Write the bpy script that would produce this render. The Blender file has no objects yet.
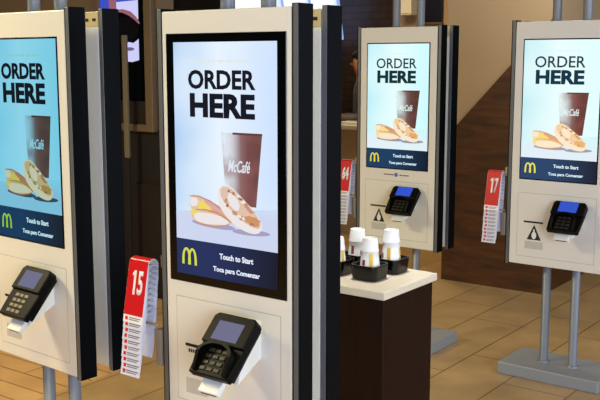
import bpy, bmesh, math, random
from mathutils import Vector, Matrix
random.seed(7)
R = math.radians
scene = bpy.context.scene
COL = scene.collection

# ------------------------------------------------------------------ helpers
def lin(c):
    out = []
    for v in c[:3]:
        v = v / 255.0
        out.append(v / 12.92 if v <= 0.04045 else ((v + 0.055) / 1.055) ** 2.4)
    return (out[0], out[1], out[2], 1.0)

def mat(name, rgb, rough=0.5, metal=0.0, var=0.06, scale=30.0, spec=0.5, stretch=None, coat=0.0):
    m = bpy.data.materials.new(name); m.use_nodes = True
    nt = m.node_tree; b = nt.nodes['Principled BSDF']
    c = lin(rgb)
    tc = nt.nodes.new('ShaderNodeTexCoord')
    src = tc.outputs['Object']
    if stretch:
        mp = nt.nodes.new('ShaderNodeMapping'); mp.inputs['Scale'].default_value = stretch
        nt.links.new(src, mp.inputs['Vector']); src = mp.outputs['Vector']
    nz = nt.nodes.new('ShaderNodeTexNoise'); nz.inputs['Scale'].default_value = scale
    nz.inputs['Detail'].default_value = 3.0
    nt.links.new(src, nz.inputs['Vector'])
    mx = nt.nodes.new('ShaderNodeMix'); mx.data_type = 'RGBA'
    mx.inputs['A'].default_value = tuple(v * (1 - var) for v in c[:3]) + (1,)
    mx.inputs['B'].default_value = tuple(min(1, v * (1 + var)) for v in c[:3]) + (1,)
    nt.links.new(nz.outputs['Fac'], mx.inputs['Factor'])
    nt.links.new(mx.outputs['Result'], b.inputs['Base Color'])
    b.inputs['Roughness'].default_value = rough
    b.inputs['Metallic'].default_value = metal
    b.inputs['Specular IOR Level'].default_value = spec
    b.inputs['Coat Weight'].default_value = coat
    return m

def emit(name, rgb, strength=1.0):
    """a lit display colour"""
    m = bpy.data.materials.new(name); m.use_nodes = True
    nt = m.node_tree; b = nt.nodes['Principled BSDF']
    b.inputs['Base Color'].default_value = (0.004, 0.004, 0.004, 1)
    b.inputs['Roughness'].default_value = 0.6
    b.inputs['Specular IOR Level'].default_value = 0.0
    b.inputs['Emission Color'].default_value = lin(rgb)
    b.inputs['Emission Strength'].default_value = strength
    return m

def emit_ramp(name, axis, stops, lo, hi, strength=1.0, noise=0.0, nscale=4.0, ncol=None):
    """display picture: colours blended along one axis of the thing, with soft blotches"""
    m = emit(name, (0, 0, 0), strength)
    nt = m.node_tree; b = nt.nodes['Principled BSDF']
    tc = nt.nodes.new('ShaderNodeTexCoord')
    sp = nt.nodes.new('ShaderNodeSeparateXYZ'); nt.links.new(tc.outputs['Object'], sp.inputs[0])
    mr = nt.nodes.new('ShaderNodeMapRange')
    mr.inputs['From Min'].default_value = lo; mr.inputs['From Max'].default_value = hi
    nt.links.new(sp.outputs[axis], mr.inputs['Value'])
    rp = nt.nodes.new('ShaderNodeValToRGB')
    el = rp.color_ramp.elements
    while len(el) < len(stops): el.new(0.5)
    for e, (p, c) in zip(el, stops): e.position = p; e.color = lin(c)
    nt.links.new(mr.outputs['Result'], rp.inputs['Fac'])
    out = rp.outputs['Color']
    if noise:
        nz = nt.nodes.new('ShaderNodeTexNoise'); nz.inputs['Scale'].default_value = nscale
        nz.inputs['Detail'].default_value = 1.5
        nt.links.new(tc.outputs['Object'], nz.inputs['Vector'])
        r2 = nt.nodes.new('ShaderNodeValToRGB')
        r2.color_ramp.elements[0].position = 0.42; r2.color_ramp.elements[1].position = 0.68
        r2.color_ramp.elements[0].color = (0, 0, 0, 1); r2.color_ramp.elements[1].color = (noise, noise, noise, 1)
        nt.links.new(nz.outputs['Fac'], r2.inputs['Fac'])
        mx = nt.nodes.new('ShaderNodeMix'); mx.data_type = 'RGBA'
        nt.links.new(r2.outputs['Color'], mx.inputs['Factor'])
        nt.links.new(out, mx.inputs['A']); mx.inputs['B'].default_value = lin(ncol)
        out = mx.outputs['Result']
    nt.links.new(out, b.inputs['Emission Color'])
    return m

class MB:
    """collects shapes into one mesh"""
    def __init__(self): self.bm = bmesh.new(); self.slot = 0
    def _mark(self, faces):
        for f in faces: f.material_index = self.slot
    def box(self, x0, x1, y0, y1, z0, z1, bev=0.0, seg=2, mtx=None):
        t = bmesh.new()
        bmesh.ops.create_cube(t, size=1.0)
        bmesh.ops.scale(t, vec=(x1 - x0, y1 - y0, z1 - z0), verts=t.verts)
        bmesh.ops.translate(t, vec=((x0 + x1) / 2, (y0 + y1) / 2, (z0 + z1) / 2), verts=t.verts)
        if bev: bmesh.ops.bevel(t, geom=t.edges[:], offset=bev, segments=seg, affect='EDGES', profile=0.5)
        return self.merge(t, mtx)
    def merge(self, t, mtx=None):
        if mtx: bmesh.ops.transform(t, matrix=mtx, verts=t.verts)
        vm = {v: self.bm.verts.new(v.co) for v in t.verts}
        for f in t.faces:
            try:
                n = self.bm.faces.new([vm[v] for v in f.verts]); n.material_index = self.slot; n.smooth = f.smooth
            except ValueError: pass
        t.free(); return self
    def lathe(self, prof, n=24, mtx=None, smooth=True):
        """prof: (radius, z) list revolved about z"""
        t = bmesh.new(); rings = []
        for r, z in prof:
            if r < 1e-6: rings.append([t.verts.new((0, 0, z))])
            else: rings.append([t.verts.new((r * math.cos(2 * math.pi * k / n), r * math.sin(2 * math.pi * k / n), z)) for k in range(n)])
        for a, b in zip(rings, rings[1:]):
            for k in range(n):
                k2 = (k + 1) % n
                q = [a[k % len(a)], a[k2 % len(a)], b[k2 % len(b)], b[k % len(b)]]
                u = []
                for v in q:
                    if v not in u: u.append(v)
                if len(u) > 2:
                    f = t.faces.new(u); f.smooth = smooth
        return self.merge(t, mtx)
    def prism(self, poly, axis, a, b, bev=0.0, mtx=None):
        """polygon extruded along an axis; poly in the other two axes' order"""
        t = bmesh.new()
        def P(p, d):
            if axis == 'x': return (d, p[0], p[1])
            if axis == 'y': return (p[0], d, p[1])
            return (p[0], p[1], d)
        A = [t.verts.new(P(p, a)) for p in poly]; B = [t.verts.new(P(p, b)) for p in poly]
        n = len(poly)
        t.faces.new(A); t.faces.new(B[::-1])
        for k in range(n): t.faces.new([A[k], B[k], B[(k + 1) % n], A[(k + 1) % n]])
        bmesh.ops.recalc_face_normals(t, faces=t.faces[:])
        if bev: bmesh.ops.bevel(t, geom=t.edges[:], offset=bev, segments=2, affect='EDGES', profile=0.5)
        return self.merge(t, mtx)
    def flat(self, poly, y, thick=0.0004):
        """thin printed shape in the x-z plane facing -y"""
        return self.prism(poly, 'y', y, y + thick)
    def ribbon(self, path, widths, y, thick=0.0005):
        L, Rr = [], []
        n = len(path)
        for i, p in enumerate(path):
            a = path[max(0, i - 1)]; b = path[min(n - 1, i + 1)]
            dx, dz = b[0] - a[0], b[1] - a[1]; l = math.hypot(dx, dz) or 1
            w = widths[i] / 2 if hasattr(widths, '__len__') else widths / 2
            L.append((p[0] - dz / l * w, p[1] + dx / l * w)); Rr.append((p[0] + dz / l * w, p[1] - dx / l * w))
        for i in range(n - 1):
            self.prism([L[i], L[i + 1], Rr[i + 1], Rr[i]], 'y', y, y + thick)
        return self
    def build(self, name, mats, parent=None):
        me = bpy.data.meshes.new(name)
        bmesh.ops.recalc_face_normals(self.bm, faces=self.bm.faces[:])
        self.bm.to_mesh(me); self.bm.free()
        for m in (mats if isinstance(mats, (list, tuple)) else [mats]): me.materials.append(m)
        o = bpy.data.objects.new(name, me); COL.objects.link(o)
        if parent: o.parent = parent
        return o

def text_polys(s, x0, x1, z0, z1, y, bold=0.0, shear=0.0, thick=0.0006):
    """lettering fitted into a rectangle of the x-z plane, as a bmesh"""
    cu = bpy.data.curves.new('lettering', 'FONT'); cu.body = s; cu.size = 1.0; cu.offset = bold; cu.shear = shear
    cu.resolution_u = 3
    o = bpy.data.objects.new('lettering', cu); COL.objects.link(o)
    dg = bpy.context.evaluated_depsgraph_get(); dg.update()
    me = bpy.data.meshes.new_from_object(o.evaluated_get(dg))
    bpy.data.objects.remove(o); bpy.data.curves.remove(cu)
    xs = [v.co.x for v in me.vertices]; ys = [v.co.y for v in me.vertices]
    a, b, c, d = min(xs), max(xs), min(ys), max(ys)
    t = bmesh.new(); t.from_mesh(me); bpy.data.meshes.remove(me)
    for v in t.verts:
        v.co = Vector((x0 + (v.co.x - a) / (b - a) * (x1 - x0), y, z0 + (v.co.y - c) / (d - c) * (z1 - z0)))
    r = bmesh.ops.extrude_face_region(t, geom=t.faces[:])
    for g in r['geom']:
        if isinstance(g, bmesh.types.BMVert): g.co.y -= thick
    bmesh.ops.recalc_face_normals(t, faces=t.faces[:])
    return t

def word(mb, s, x0, x1, z0, z1, y, **k):
    mb.merge(text_polys(s, x0, x1, z0, z1, y, **k))

def thing(name, label, cat, loc=(0, 0, 0), rz=0.0, group=None):
    o = bpy.data.objects.new(name, None); COL.objects.link(o)
    o.empty_display_size = 0.1
    o.location = loc; o.rotation_euler = (0, 0, rz)
    o['label'] = label; o['category'] = cat
    if group: o['group'] = group
    return o
def tag(o, label, cat, group=None):
    o['label'] = label; o['category'] = cat
    if group: o['group'] = group
    return o
def struct(name, mb, m):
    o = mb.build(name, m); o['kind'] = 'structure'; return o
def copy_tree(o, parent=None):
    c = o.copy(); COL.objects.link(c)
    if parent: c.parent = parent
    for ch in list(o.children): copy_tree(ch, c)
    return c

def ellipse(cx, cz, rx, rz, rot=0.0, n=28, wob=0.0, seed=0):
    rr = random.Random(seed); p = []
    for k in range(n):
        a = 2 * math.pi * k / n; w = 1 + rr.uniform(-wob, wob)
        x, z = rx * w * math.cos(a), rz * w * math.sin(a)
        p.append((cx + x * math.cos(rot) - z * math.sin(rot), cz + x * math.sin(rot) + z * math.cos(rot)))
    return p

# ------------------------------------------------------------------ materials
M = {}
M['enamel'] = mat('cream_white_enamel', (226, 222, 210), 0.38, 0.0, 0.015, 6)
M['enamel2'] = mat('white_plastic', (232, 232, 228), 0.4, 0.0, 0.02, 10)
M['anod'] = mat('dark_anodised_metal', (6, 9, 12), 0.55, 0.0, 0.08, 20, 0.08)
M['trim'] = mat('grey_edge_reflection', (112, 116, 118), 0.42, 0.55, 0.06, 60, 0.5, (1, 1, 0.05))  # side panel metal again, with reflected light put into a lighter colour
M['inner'] = mat('light_grey_inner_plate', (230, 226, 216), 0.5, 0.0, 0.03, 8)
M['steel'] = mat('grey_tube_metal', (146, 152, 160), 0.38, 0.45, 0.05, 30)
M['base'] = mat('grey_powder_coat', (146, 150, 152), 0.45, 0.1, 0.04, 60)
M['glass'] = mat('black_glass', (4, 4, 5), 0.12, 0.0, 0.02, 3, 0.25)
M['seam'] = mat('shadow_gap_black', (10, 10, 10), 0.8)
M['brass'] = mat('cream_bracket', (196, 176, 130), 0.5, 0.0, 0.05, 20)
M['blackplastic'] = mat('black_plastic', (5, 5, 5), 0.45, 0.0, 0.1, 40, 0.12)
M['blackgloss'] = mat('glossy_black_plastic', (5, 5, 5), 0.2, 0.0, 0.1, 20, 0.3)
M['keydark'] = mat('key_dark', (34, 30, 24), 0.5, 0.0, 0.05)
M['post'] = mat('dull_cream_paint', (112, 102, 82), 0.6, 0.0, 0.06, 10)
M['finegrey'] = mat('fine_grey_print', (104, 98, 98), 0.6)
M['patch'] = mat('pale_grey_print', (192, 188, 180), 0.6)
M['key'] = mat('key_tan', (120, 105, 80), 0.5, 0.0, 0.05)
M['print'] = mat('black_print', (28, 26, 26), 0.6)
M['greyprint'] = mat('grey_print', (165, 163, 158), 0.6)
M['blueprint'] = mat('blue_print', (80, 110, 190), 0.6)
M['redprint'] = mat('maroon_print', (110, 55, 60), 0.6)
M['red'] = mat('red_card', (205, 16, 26), 0.35, 0.0, 0.03, 20)
M['white'] = mat('white_card', (240, 238, 238), 0.45, 0.0, 0.02, 20)
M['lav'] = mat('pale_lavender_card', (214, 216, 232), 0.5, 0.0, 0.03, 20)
M['cup'] = mat('white_paper_cup', (228, 228, 224), 0.55, 0.0, 0.02, 40)
M['cupyellow'] = mat('yellow_print', (236, 196, 60), 0.5, 0.0, 0.03)
M['cupred'] = mat('dark_red_print', (150, 50, 45), 0.5, 0.0, 0.03)
M['stone'] = mat('cream_stone_top', (226, 214, 188), 0.35, 0.0, 0.05, 25)
M['darkwood'] = mat('very_dark_brown_laminate', (34, 18, 10), 0.45, 0.0, 0.45, 9, 0.12, (6, 6, 0.4))
M['tan'] = mat('tan_wall', (186, 160, 122), 0.7, 0.0, 0.05, 3)
M['brownwall'] = mat('brown_wall', (116, 98, 74), 0.7, 0.0, 0.06, 3)
M['darkwall'] = mat('dark_wainscot', (11, 7, 5), 0.7, 0.0, 0.2, 8)
M['cabdoor'] = mat('dark_brown_door', (24, 16, 11), 0.6, 0.0, 0.15, 8)
M['skirt'] = mat('grey_tan_skirting', (140, 128, 112), 0.6, 0.0, 0.1, 12)
M['frame'] = mat('tan_frame', (106, 90, 66), 0.5, 0.0, 0.08, 12)
M['navy'] = mat('navy_board', (12, 15, 44), 0.4, 0.0, 0.1, 4)
M['black'] = mat('matt_black', (8, 7, 7), 0.8)
M['skin'] = mat('skin', (176, 118, 84), 0.55, 0.0, 0.05, 20)
M['hair'] = mat('dark_hair', (22, 16, 13), 0.6, 0.0, 0.3, 60)
M['jacket'] = mat('grey_shirt_cloth', (112, 106, 104), 0.85, 0.0, 0.12, 40)
M['trouser'] = mat('black_trouser_cloth', (24, 22, 22), 0.85, 0.0, 0.12, 40)
M['eye'] = mat('eye_dark', (15, 12, 10), 0.3)

def node_wood(name, c1, c2, scale, rough=0.45):
    m = bpy.data.materials.new(name); m.use_nodes = True; nt = m.node_tree; b = nt.nodes['Principled BSDF']
    tc = nt.nodes.new('ShaderNodeTexCoord'); mp = nt.nodes.new('ShaderNodeMapping'); mp.inputs['Scale'].default_value = scale
    nt.links.new(tc.outputs['Object'], mp.inputs['Vector'])
    nz = nt.nodes.new('ShaderNodeTexNoise'); nz.inputs['Scale'].default_value = 3.0; nz.inputs['Detail'].default_value = 6; nz.inputs['Distortion'].default_value = 0.6
    nt.links.new(mp.outputs['Vector'], nz.inputs['Vector'])
    rp = nt.nodes.new('ShaderNodeValToRGB'); rp.color_ramp.elements[0].position = 0.3; rp.color_ramp.elements[1].position = 0.72
    rp.color_ramp.elements[0].color = lin(c1); rp.color_ramp.elements[1].color = lin(c2)
    nt.links.new(nz.outputs['Fac'], rp.inputs['Fac']); nt.links.new(rp.outputs['Color'], b.inputs['Base Color'])
    b.inputs['Roughness'].default_value = rough
    return m
M['panelwood'] = node_wood('brown_wood_panelling', (52, 28, 10), (94, 54, 22), (1.2, 1.2, 7))

def brick_mat(name, c1, c2, cm, bw, bh, mortar, offset=0.5, rough=0.4, rot=(0, 0, 0), loc=(0, 0, 0), bump=0.0, blotch=0.25):
    m = bpy.data.materials.new(name); m.use_nodes = True; nt = m.node_tree; b = nt.nodes['Principled BSDF']
    tc = nt.nodes.new('ShaderNodeTexCoord'); mp = nt.nodes.new('ShaderNodeMapping'); mp.vector_type = 'POINT'
    mp.inputs['Rotation'].default_value = rot; mp.inputs['Location'].default_value = loc
    nt.links.new(tc.outputs['Object'], mp.inputs['Vector'])
    br = nt.nodes.new('ShaderNodeTexBrick'); br.offset = offset; br.squash = 1.0
    br.inputs['Scale'].default_value = 1.0; br.inputs['Brick Width'].default_value = bw; br.inputs['Row Height'].default_value = bh
    br.inputs['Mortar Size'].default_value = mortar; br.inputs['Mortar Smooth'].default_value = 0.2; br.inputs['Bias'].default_value = 0.0
    br.inputs['Color1'].default_value = lin(c1); br.inputs['Color2'].default_value = lin(c2); br.inputs['Mortar'].default_value = lin(cm)
    nt.links.new(mp.outputs['Vector'], br.inputs['Vector'])
    nz = nt.nodes.new('ShaderNodeTexNoise'); nz.inputs['Scale'].default_value = 4.0; nz.inputs['Detail'].default_value = 6
    nt.links.new(tc.outputs['Object'], nz.inputs['Vector'])
    rp = nt.nodes.new('ShaderNodeValToRGB'); rp.color_ramp.elements[0].position = 0.3; rp.color_ramp.elements[1].position = 0.7
    lo = 1 - blotch; rp.color_ramp.elements[0].color = (lo, lo, lo, 1); rp.color_ramp.elements[1].color = (1, 1, 1, 1)
    nt.links.new(nz.outputs['Fac'], rp.inputs['Fac'])
    mx = nt.nodes.new('ShaderNodeMix'); mx.data_type = 'RGBA'; mx.blend_type = 'MULTIPLY'; mx.inputs['Factor'].default_value = 1.0
    nt.links.new(br.outputs['Color'], mx.inputs['A']); nt.links.new(rp.outputs['Color'], mx.inputs['B'])
    nt.links.new(mx.outputs['Result'], b.inputs['Base Color']); b.inputs['Roughness'].default_value = rough
    return m
# floor tiles: rows run away from the camera (along y), 0.353 m wide
M['tile'] = brick_mat('beige_floor_tile', (196, 162, 112), (190, 156, 106), (122, 94, 60), 1.05, 0.345, 0.0045,
                      offset=0.33, rough=0.34, rot=(0, 0, R(90)), loc=(4.403, 2.285, 0), blotch=0.28)
M['plank'] = brick_mat('orange_floor_plank', (222, 178, 124), (212, 166, 112), (126, 92, 56), 1.2, 0.14, 0.004, offset=0.4, rough=0.34, loc=(0, 0.066, 0), blotch=0.25)
M['brick'] = brick_mat('dark_brown_brick', (74, 57, 45), (66, 50, 39), (54, 41, 32), 0.22, 0.075, 0.008, rough=0.4, rot=(R(90), 0, 0), blotch=0.3)

# ------------------------------------------------------------------ kiosk dimensions (metres)
HW, PW = 0.2508, 0.0231
FRONT, DEPTH, GAP = -0.1119, 0.0681, 0.0726
FT, FB, SB, SH, SW = 1.8446, 0.5847, 1.0411, 0.708, 0.4002
CEIL = 3.0

def arches(mb, x0, x1, z0, z1, y):
    w = x1 - x0; h = z1 - z0; path_l, wl = [], []
    def arch(xa, xb, sgn):
        """one tall arch from outer foot to the centre"""
        pts, ws = [], []
        n = 14
        for k in range(n + 1):
            a = math.pi * k / n
            x = (xa + xb) / 2 - (xb - xa) / 2 * math.cos(a)
            z = z0 + (h - w * 0.05) * (math.sin(a) ** 0.62)
            pts.append((x, z)); ws.append(w * (0.15 - 0.03 * math.sin(a)))
        pts[0] = (xa, z0)
        return pts, ws
    lw = w * 0.07
    p, s = arch(x0 + lw, x0 + w * 0.52, 1); mb.ribbon(p, s, y)
    p, s = arch(x1 - lw, x1 - w * 0.52, -1); mb.ribbon(p, s, y)

def make_screen(root, dz, y, pal, glass_x, glass_z, ox):
    """display: glass > picture, headline, footer band, logo, footer text"""
    mb = MB(); mb.box(-glass_x, glass_x, y - 0.002, y + 0.006, glass_z[0] + dz, glass_z[1] + dz, 0.0015, 1)
    glass = mb.build('screen_bezel', M['glass'], root)
    z0, z1 = SB + dz, SB + SH + dz; hw = SW / 2
    yb = y - 0.0026
    mb = MB(); mb.box(-hw, hw, yb, y - 0.002, z0, z1)
    scr = mb.build('screen', pal['bg'], root)
    scr['label'] = 'lit touch screen showing a breakfast picture'
    # table surface in the picture
    yp = yb - 0.0004
    mb = MB(); mb.flat([(-hw, 1.15 + dz), (hw, 1.15 + dz), (hw, 1.275 + dz), (-hw, 1.235 + dz)], yp)
    mb.build('tabletop_picture', pal['table'], scr)
    # coffee cup
    D = lambda pts: [(p[0] + ox, p[1] + dz) for p in pts]
    mb = MB(); yc = yp - 0.0005
    mb.flat(D([(-0.010, 1.486), (0.146, 1.488), (0.122, 1.275), (0.008, 1.275)]), yc)
    mb.slot = 1
    mb.flat(D([(0.035, 1.488), (0.147, 1.489), (0.1465, 1.483), (0.035, 1.482)]), yc - 0.0005)
    mb.slot = 2
    word(mb, 'McCaf\u00e9', 0.016 + ox, 0.102 + ox, 1.372 + dz, 1.407 + dz, yc - 0.0003, bold=0.014, shear=0.35)
    mb.build('coffee_cup_picture', [pal['cup'], pal['cuplid'], pal['cuptext']], scr)
    # muffin sandwich lying behind
    mb = MB(); ym = yc - 0.001
    mb.slot = 0
    mb.flat(D(ellipse(-0.045, 1.207, 0.088, 0.010, R(-2), 24)), ym)
    mb.slot = 6
    mb.flat(D([(-0.142, 1.267), (-0.138, 1.284), (-0.128, 1.291), (-0.100, 1.291), (-0.068, 1.283), (-0.02, 1.267), (0.011, 1.242), (0.028, 1.223), (0.018, 1.213), (-0.02, 1.206), (-0.07, 1.203), (-0.105, 1.206), (-0.125, 1.214), (-0.137, 1.234), (-0.130, 1.245), (-0.138, 1.256)]), ym - 0.0003)
    mb.slot = 4
    mb.flat(D([(-0.075, 1.281), (-0.012, 1.261), (0.024, 1.224), (-0.005, 1.238), (-0.06, 1.250), (-0.10, 1.256)]), ym - 0.0006)
    mb.slot = 3
    mb.flat(D([(-0.108, 1.272), (-0.086, 1.277), (-0.054, 1.259), (-0.050, 1.250), (-0.085, 1.247), (-0.106, 1.255)]), ym - 0.0009)
    mb.flat(D([(-0.140, 1.243), (-0.118, 1.250), (-0.095, 1.247), (-0.112, 1.232), (-0.134, 1.228)]), ym - 0.0009)
    mb.slot = 2
    mb.ribbon(D([(-0.118, 1.246), (-0.08, 1.250), (-0.03, 1.246), (0.010, 1.232), (0.028, 1.220)]), [0.003, 0.005, 0.007, 0.006, 0.003], ym - 0.0012)
    mb.slot = 1
    mb.flat(D([(-0.122, 1.232), (-0.10, 1.240), (-0.06, 1.241), (-0.013, 1.236), (0.02, 1.221), (0.005, 1.212), (-0.07, 1.207), (-0.108, 1.211), (-0.122, 1.220)]), ym - 0.0012)
    mb.flat(D([(-0.140, 1.266), (-0.136, 1.283), (-0.112, 1.284), (-0.104, 1.274), (-0.112, 1.258), (-0.132, 1.256)]), ym - 0.0012)
    mb.slot = 5
    mb.ribbon(D([(-0.140, 1.288), (-0.100, 1.289), (-0.055, 1.278), (-0.01, 1.258), (0.014, 1.238), (0.029, 1.221)]), [0.002, 0.004, 0.005, 0.005, 0.005, 0.003], ym - 0.0015)
    mb.ribbon(D([(-0.120, 1.212), (-0.09, 1.205), (-0.04, 1.203), (0.0, 1.209), (0.02, 1.215)]), [0.002, 0.004, 0.004, 0.004, 0.002], ym - 0.0015)
    mb.build('muffin_sandwich_picture', [pal['shadow'], pal['bread'], pal['toast'], pal['egg'], pal['ham'], pal['crust'], pal['crumb']], scr)
    # muffin half leaning in front
    mb = MB(); yh = ym - 0.003
    mb.slot = 0; mb.flat(D(ellipse(0.105, 1.200, 0.072, 0.009, R(2), 24)), yh + 0.0004)
    mb.slot = 1
    mb.flat(D([(-0.015, 1.324), (0.001, 1.331), (0.020, 1.331), (0.040, 1.323), (0.074, 1.298), (0.105, 1.275), (0.130, 1.254), (0.147, 1.230), (0.145, 1.211), (0.134, 1.201), (0.117, 1.197), (0.095, 1.199), (0.073, 1.204), (0.048, 1.214), (0.027, 1.226), (0.008, 1.240), (-0.008, 1.256), (-0.019, 1.274), (-0.024, 1.291), (-0.023, 1.310)]), yh)
    mb.slot = 6
    mb.flat(D([(-0.013, 1.316), (-0.003, 1.327), (0.018, 1.327), (0.044, 1.318), (0.082, 1.288), (0.112, 1.267), (0.130, 1.250), (0.143, 1.230), (0.139, 1.217), (0.128, 1.214), (0.111, 1.217), (0.085, 1.226), (0.058, 1.238), (0.035, 1.254), (0.014, 1.270), (0.0, 1.284), (-0.010, 1.298)]), yh - 0.0004)
    rr = random.Random(21)
    for q in range(46):
        tt = rr.random(); side = rr.choice((-1, 1)) * (0.55 + 0.45 * rr.random())
        cx = 0.005 + 0.125 * tt; cz = 1.306 - 0.078 * tt
        wd = 0.026 * math.sin(math.pi * (0.12 + 0.78 * tt)) + 0.004
        cx += side * wd * 0.53; cz += side * wd * 0.85
        mb.slot = rr.choice((2, 2, 3, 5, 1))
        mb.flat(D(ellipse(cx, cz, 0.003 + 0.006 * rr.random(), 0.002 + 0.003 * rr.random(), R(-40 + 60 * rr.random()), 9, 0.25, q)), yh - 0.0008 - 0.00001 * q)
    mb.slot = 2
    mb.flat(D([(0.075, 1.243), (0.10, 1.250), (0.128, 1.242), (0.138, 1.228), (0.132, 1.219), (0.110, 1.222), (0.088, 1.230)]), yh - 0.0007)
    mb.slot = 1
    mb.flat(D([(0.016, 1.298), (0.024, 1.306), (0.043, 1.305), (0.058, 1.290), (0.064, 1.276), (0.060, 1.262), (0.048, 1.258), (0.034, 1.268), (0.022, 1.284)]), yh - 0.0015)
    mb.build('muffin_half_picture', [pal['shadow'], pal['bread'], pal['toast'], pal['griddle'], pal['ham'], pal['crust'], pal['crumb']], scr)
    # headline
    mb = MB(); yt = yb - 0.0004
    word(mb, 'ORDER', -0.140 + ox, 0.123 + ox, 1.611 + dz, 1.668 + dz, yt, bold=pal['b1'])
    word(mb, 'HERE', -0.134 + ox, 0.120 + ox, 1.528 + dz, 1.599 + dz, yt, bold=0.045)
    mb.build('headline', pal['ink'], scr)
    mb = MB()
    rr = random.Random(2); x = -0.135
    while x < 0.10:
        l = rr.uniform(0.01, 0.03); mb.flat(D([(x, 1.690), (x + l, 1.690), (x + l, 1.697), (x, 1.697)]), yt); x += l + 0.008
    mb.build('tagline', pal['faint'], scr)
    # footer
    mb = MB(); mb.flat([(-hw, z0), (hw + 0.0012, z0), (hw + 0.0012, 1.151 + dz), (-hw, 1.151 + dz)], yp - 0.0003, 0.0006)
    band = mb.build('footer_band', pal['band'], scr)
    mb = MB(); arches(mb, -0.177 + ox, -0.116 + ox, 1.072 + dz, 1.124 + dz, yp - 0.0012)
    mb.build('arches_logo', pal['logo'], scr)
    mb = MB(); word(mb, 'Touch to Start', -0.022 + ox, 0.110 + ox, 1.105 + dz, 1.123 + dz, yp - 0.0008, bold=0.03)
    mb.build('footer_text', pal['foot'], scr)
    mb = MB(); word(mb, 'Toca para Comenzar', -0.048 + ox, 0.135 + ox, 1.061 + dz, 1.081 + dz, yp - 0.0008, bold=0.03)
    mb.build('footer_text', pal['foot'], scr)
    return scr

def palette(k, left, mid, right, table, brown, ink, band, band2, logo, foot, bread, toast, egg, ham, griddle, shadow, faint, gain=1.0, b1=0.012, lid=None):
    return dict(
        bg=emit_ramp('picture_background_' + k, 'X', [(0, left), (0.45, mid), (1, right)], -0.2, 0.2, gain, 0.55, 5.0, mid),
        table=emit_ramp('picture_table_' + k, 'Z', [(0, table), (0.55, table), (1.0, tuple((a + b) / 2 for a, b in zip(mid, left)))], 1.15, 1.27, gain),
        cup=emit_ramp('picture_cup_' + k, 'X', [(0, mid), (0.22, tuple(a * 0.75 + b * 0.25 for a, b in zip(mid, brown))), (0.42, tuple(a * 0.2 + b * 0.8 for a, b in zip(mid, brown))), (0.6, brown), (1, tuple(v * 0.9 for v in brown))], 0.004, 0.15, gain, 0.6, 16, tuple(min(255, v * 1.25) for v in brown)),
        crust=emit('picture_crust_' + k, tuple(0.6 * a + 0.4 * b for a, b in zip(ham, griddle)), gain), crumb=emit('picture_crumb_' + k, tuple(0.55 * a + 0.45 * b for a, b in zip(bread, toast)), gain),
        cuplid=emit('picture_lid_' + k, lid or tuple(v * 0.8 for v in brown), gain), cuptext=emit('picture_cuptext_' + k, tuple(0.93 * a + 0.07 * b for a, b in zip(mid, brown)), gain),
        ink=emit('picture_ink_' + k, ink, gain), faint=emit('picture_faint_' + k, faint, gain),
        band=emit_ramp('picture_band_' + k, 'X', [(0, band), (0.4, band), (1, band2)], -0.2, 0.2, gain),
        logo=emit('picture_logo_' + k, logo, gain), foot=emit('picture_foot_' + k, foot, gain),
        bread=emit('picture_bread_' + k, bread, gain), toast=emit('picture_toast_' + k, toast, gain), egg=emit('picture_egg_' + k, egg, gain),
        ham=emit('picture_ham_' + k, ham, gain), griddle=emit('picture_griddle_' + k, griddle, gain), shadow=emit('picture_shadow_' + k, shadow, gain), b1=b1)

PAL = {
    'near': palette('near', (176, 208, 244), (232, 244, 255), (206, 226, 255), (206, 214, 240), (118, 76, 74), (20, 22, 34), (40, 50, 92), (26, 28, 40),
                    (214, 220, 80), (235, 240, 255), (236, 230, 230), (206, 148, 104), (238, 216, 110), (222, 168, 164), (166, 104, 66), (168, 160, 192), (226, 234, 226), b1=0.032),
    'cyan': palette('cyan', (104, 192, 222), (140, 210, 232), (118, 202, 226), (122, 188, 214), (74, 62, 58), (10, 20, 30), (20, 58, 92), (22, 32, 44),
                    (140, 196, 60), (190, 226, 236), (186, 196, 170), (150, 130, 74), (190, 186, 80), (156, 118, 92), (124, 92, 46), (50, 70, 84), (130, 204, 196), b1=0.04),
    'back': palette('back', (190, 240, 248), (232, 255, 255), (206, 252, 255), (226, 242, 248), (96, 62, 56), (18, 50, 56), (30, 62, 96), (20, 30, 48),
                    (240, 214, 60), (220, 245, 255), (250, 232, 206), (226, 170, 104), (250, 222, 140), (214, 158, 120), (196, 132, 66), (150, 150, 160), (220, 248, 250), b1=0.01),
    'right': palette('right', (196, 240, 246), (236, 255, 255), (226, 255, 255), (228, 240, 248), (112, 66, 60), (20, 54, 70), (46, 70, 108), (34, 36, 50),
                     (240, 228, 80), (220, 245, 255), (252, 234, 206), (236, 180, 116), (252, 222, 120), (224, 168, 128), (208, 142, 76), (160, 160, 172), (222, 248, 250), b1=0.01),
}

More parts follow.
